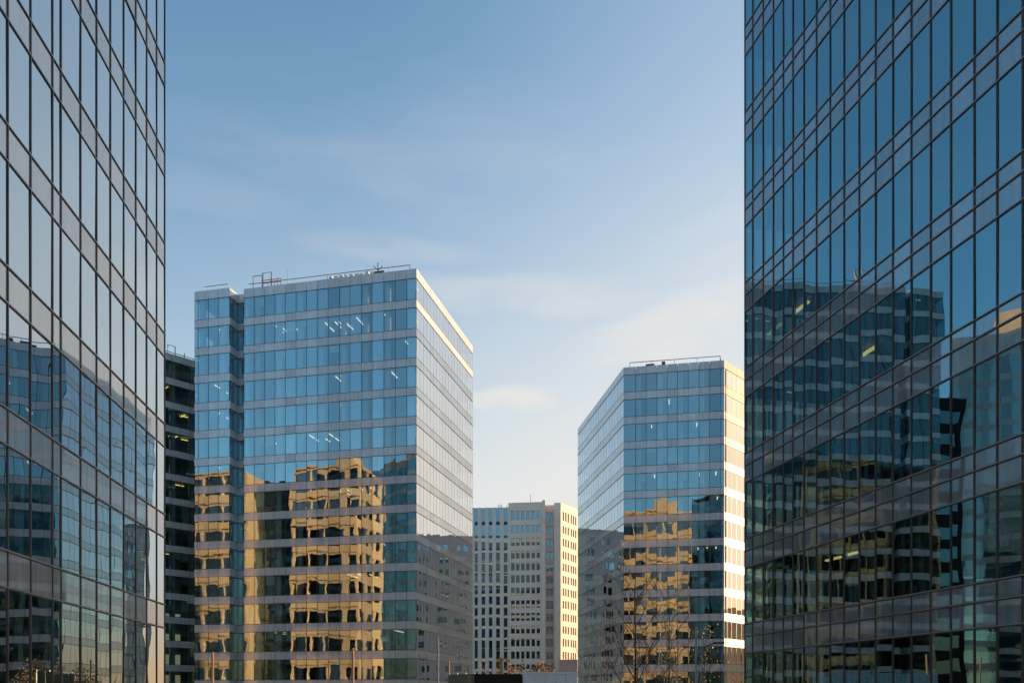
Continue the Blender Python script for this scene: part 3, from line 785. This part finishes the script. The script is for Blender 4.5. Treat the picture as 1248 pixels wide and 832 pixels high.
def shrub(px, Y, ytop, w, label, mat, seed, dens=900):
    rng = random.Random(seed); p = at(px, Y); zt = zat(ytop, Y)
    t = thing('shrub', label, 'shrub', (p.x, p.y, GZ), 'shrubs behind the containers')
    st = MB(); lf = MB()
    clumps = []
    for k in range(16):
        a = rng.uniform(0, 6.283); rr = w * rng.random() ** .6
        top = Vector((p.x + rr * math.cos(a), p.y + rr * math.sin(a), GZ + (zt - GZ) * rng.uniform(.55, 1.0) * (1 - .25 * rr / w)))
        b = v3(p, GZ) + Vector((rng.uniform(-.2, .2), rng.uniform(-.2, .2), 0))
        st.tube([b, b.lerp(top, .5) + Vector((rng.uniform(-.15, .15), 0, .2)), top], [.05, .03, .008], 5)
        clumps.append(top); clumps.append(b.lerp(top, .75))
    for _ in range(dens):
        c = rng.choice(clumps) + Vector((rng.gauss(0, w * .2), rng.gauss(0, w * .2), rng.gauss(-.1, .3)))
        s = rng.uniform(.06, .13); u = Vector((rng.uniform(-1, 1), rng.uniform(-1, 1), rng.uniform(-1, 1))).normalized(); q = u.orthogonal().normalized()
        lf.quad(c - u * s, c + q * s * .6, c + u * s, c - q * s * .6)
    st.build('stem', 'bark_pale', t); lf.build('foliage', mat, t)
shrub(590, 70, 803, 1.1, 'sparse rusty shrub above the left end of the charcoal container', 'leaf_orange', 1, 1100)
shrub(603, 72, 803, 1.1, 'rusty shrub left of the yellow post', 'leaf_orange', 2, 1300)
shrub(625, 70, 801, 1.3, 'rusty shrub right of the yellow post', 'leaf_orange', 3, 1500)
shrub(640, 72, 803, 1.3, 'dark shrub above the left corner of the pale container', 'leaf_dark', 4, 2200)
shrub(651, 70, 791, .9, 'tallest orange tipped shrub above the pale container', 'leaf_orange', 5, 1300)
shrub(662, 72, 801, 1.5, 'dark brown shrub above the middle of the pale container', 'leaf_brown', 6, 2600)
shrub(675, 74, 803, 1.2, 'dark brown shrub beside the lilac cabin', 'leaf_brown', 7, 2000)
shrub(716, 52, 827, .9, 'low dark green shrub at the foot of the shaded flank', 'leaf_dark', 8, 900)
shrub(733, 54, 826, .9, 'low dark green shrub under the small grey tree', 'leaf_dark', 9, 900)
shrub(752, 56, 820, 1.0, 'low rusty shrub left of the dark bare tree', 'leaf_orange', 10, 700)

# ------------------------------------------------------------------ sky, sun, camera
SUN_TH = 22.0; SUN_EL = 8.5     # degrees: from the right-hand axis towards the view direction; elevation
sd = Vector((math.cos(rad(SUN_TH)) * math.cos(rad(SUN_EL)), math.sin(rad(SUN_TH)) * math.cos(rad(SUN_EL)), math.sin(rad(SUN_EL))))
W = bpy.data.worlds.new('World'); SC.world = W; W.use_nodes = True
nt = W.node_tree; nt.nodes.clear()
wo = nt.nodes.new('ShaderNodeOutputWorld'); bg = nt.nodes.new('ShaderNodeBackground')
sky = nt.nodes.new('ShaderNodeTexSky'); sky.sky_type = 'NISHITA'; sky.sun_disc = False
sky.sun_elevation = rad(SUN_EL); sky.sun_rotation = math.atan2(sd.x, sd.y)
sky.altitude = 0; sky.air_density = 1.0; sky.dust_density = 1.6; sky.ozone_density = 2.6
bg.inputs[1].default_value = .15
L = nt.links.new
def mth(op, a, b=None, clamp=False):
    n = nt.nodes.new('ShaderNodeMath'); n.operation = op; n.use_clamp = clamp
    for i, v in enumerate((a, b)):
        if v is None: continue
        if isinstance(v, (int, float)): n.inputs[i].default_value = v
        else: L(v, n.inputs[i])
    return n.outputs[0]
def mapr(v, a0, a1, b0, b1, smooth=True):
    n = nt.nodes.new('ShaderNodeMapRange'); n.clamp = True
    if smooth: n.interpolation_type = 'SMOOTHSTEP'
    L(v, n.inputs[0])
    for i, q in enumerate((a0, a1, b0, b1)): n.inputs[i + 1].default_value = q
    return n.outputs[0]
tc = nt.nodes.new('ShaderNodeTexCoord'); sp = nt.nodes.new('ShaderNodeSeparateXYZ'); L(tc.outputs['Generated'], sp.inputs[0])
# high thin veil: thicker low down and on the side of the sun
dt = nt.nodes.new('ShaderNodeVectorMath'); dt.operation = 'DOT_PRODUCT'; L(tc.outputs['Generated'], dt.inputs[0]); dt.inputs[1].default_value = (.72, .69, 0)
low = mapr(sp.outputs[2], .10, .66, 1, 0)
side = mapr(dt.outputs['Value'], -.15, .76, 0, 1.0)
d2 = nt.nodes.new('ShaderNodeVectorMath'); d2.operation = 'DOT_PRODUCT'; L(tc.outputs['Generated'], d2.inputs[0]); d2.inputs[1].default_value = (.927, .375, 0)
veil = mth('ADD', mth('MULTIPLY', mth('MULTIPLY', low, .88), side), mapr(d2.outputs['Value'], .15, .65, 0, .30))
# soft cirrus streaks
def streaks(loc, scale, sc, lo, hi, amt):
    mp = nt.nodes.new('ShaderNodeMapping'); mp.inputs['Scale'].default_value = scale; mp.inputs['Location'].default_value = loc
    nz = nt.nodes.new('ShaderNodeTexNoise'); nz.inputs['Scale'].default_value = sc; nz.inputs['Detail'].default_value = 6; nz.inputs['Roughness'].default_value = .5; nz.inputs['Distortion'].default_value = .25
    L(tc.outputs['Generated'], mp.inputs[0]); L(mp.outputs[0], nz.inputs['Vector'])
    return mapr(nz.outputs[0], lo, hi, 0, amt)
wob = nt.nodes.new('ShaderNodeTexNoise'); wob.inputs['Scale'].default_value = 9; wob.inputs['Detail'].default_value = 6
mpw = nt.nodes.new('ShaderNodeMapping'); mpw.inputs['Scale'].default_value = (1, 1, 3.2); L(tc.outputs['Generated'], mpw.inputs[0]); L(mpw.outputs[0], wob.inputs['Vector'])
az = mth('ARCTAN2', sp.outputs[0], sp.outputs[1]); el = mth('ARCSINE', sp.outputs[2])
st = streaks((.37, .1, .9), (1, 1, 5.5), 2.4, .5, .8, .14)
for (px, py, w, h, slope, amt) in ((622, 487, 62, 17, .02, .9), (830, 392, 150, 34, .22, .62), (640, 358, 190, 24, -.03, .34), (470, 302, 120, 15, .0, .18), (462, 200, 75, 36, -.3, .09), (250, 228, 110, 24, .0, .07), (880, 300, 120, 50, .3, .18)):
    a0 = math.atan2(px - 624, F); e0 = math.atan2(YH - py, math.hypot(F, px - 624))
    da = mth('SUBTRACT', az, a0); de = mth('SUBTRACT', mth('SUBTRACT', el, e0), mth('MULTIPLY', da, slope))
    de = mth('ADD', de, mth('MULTIPLY', mth('SUBTRACT', wob.outputs[0], .5), h / F * 1.5))
    q = mth('ADD', mth('POWER', mth('ABSOLUTE', mth('DIVIDE', da, w / F)), 2.0), mth('POWER', mth('ABSOLUTE', mth('DIVIDE', de, h / F)), 2.0))
    c = mth('MULTIPLY', mapr(q, 0, 1.3, amt, 0), mapr(wob.outputs[0], .30, .62, .25, 1))
    st = mth('MAXIMUM', st, c)
fac = mth('ADD', veil, mth('MULTIPLY', st, mth('SUBTRACT', 1.0, veil)), True)
fac = mth('MAXIMUM', fac, mapr(sp.outputs[2], .0, .17, .7, 0))
mx = nt.nodes.new('ShaderNodeMix'); mx.data_type = 'RGBA'
wm = nt.nodes.new('ShaderNodeMix'); wm.data_type = 'RGBA'
wm.inputs[6].default_value = (2.40, 2.30, 2.18, 1); wm.inputs[7].default_value = (2.9, 1.75, .85, 1)
L(mapr(sp.outputs[2], .0, .15, .9, 0), wm.inputs[0]); L(wm.outputs[2], mx.inputs[7])
tn = nt.nodes.new('ShaderNodeMix'); tn.data_type = 'RGBA'; tn.blend_type = 'MULTIPLY'; tn.inputs[0].default_value = 1
tn.inputs[7].default_value = (.90, 1.0, .93, 1); L(sky.outputs[0], tn.inputs[6])
gw = nt.nodes.new('ShaderNodeMix'); gw.data_type = 'RGBA'; gw.blend_type = 'MULTIPLY'; gw.inputs[7].default_value = (1.9, 1.7, 1.45, 1)
L(mapr(d2.outputs['Value'], .70, .99, 0, 1), gw.inputs[0]); L(wm.outputs[2], gw.inputs[6]); L(gw.outputs[2], mx.inputs[7])
L(fac, mx.inputs[0]); L(tn.outputs[2], mx.inputs[6]); L(mx.outputs[2], bg.inputs[0]); L(bg.outputs[0], wo.inputs[0])

sl_ = bpy.data.lights.new('sun', 'SUN'); sl_.energy = 3.8; sl_.angle = rad(.5); sl_.color = (1.0, .70, .38)
so = bpy.data.objects.new('sun', sl_); COL.objects.link(so)
so.rotation_euler = sd.to_track_quat('Z', 'Y').to_euler(); so.location = sd * 300

cam = bpy.data.cameras.new('camera'); cam.sensor_width = 36; cam.lens = 36 * F / 1248.0
cam.shift_y = (YH - 416.0) / 1248.0; cam.clip_start = .1; cam.clip_end = 8000
co = bpy.data.objects.new('camera', cam); COL.objects.link(co); co.location = (0, 0, ZC); co.rotation_euler = (rad(90), 0, 0)
SC.camera = co
SC.view_settings.view_transform = 'Standard'; SC.view_settings.look = 'None'; SC.view_settings.gamma = 1; SC.view_settings.exposure = 1.25
SC.cycles.max_bounces = 12; SC.cycles.transparent_max_bounces = 16; SC.cycles.glossy_bounces = 6; SC.cycles.diffuse_bounces = 3
SC.cycles.use_denoising = True
SC.cycles.sample_clamp_indirect = 6
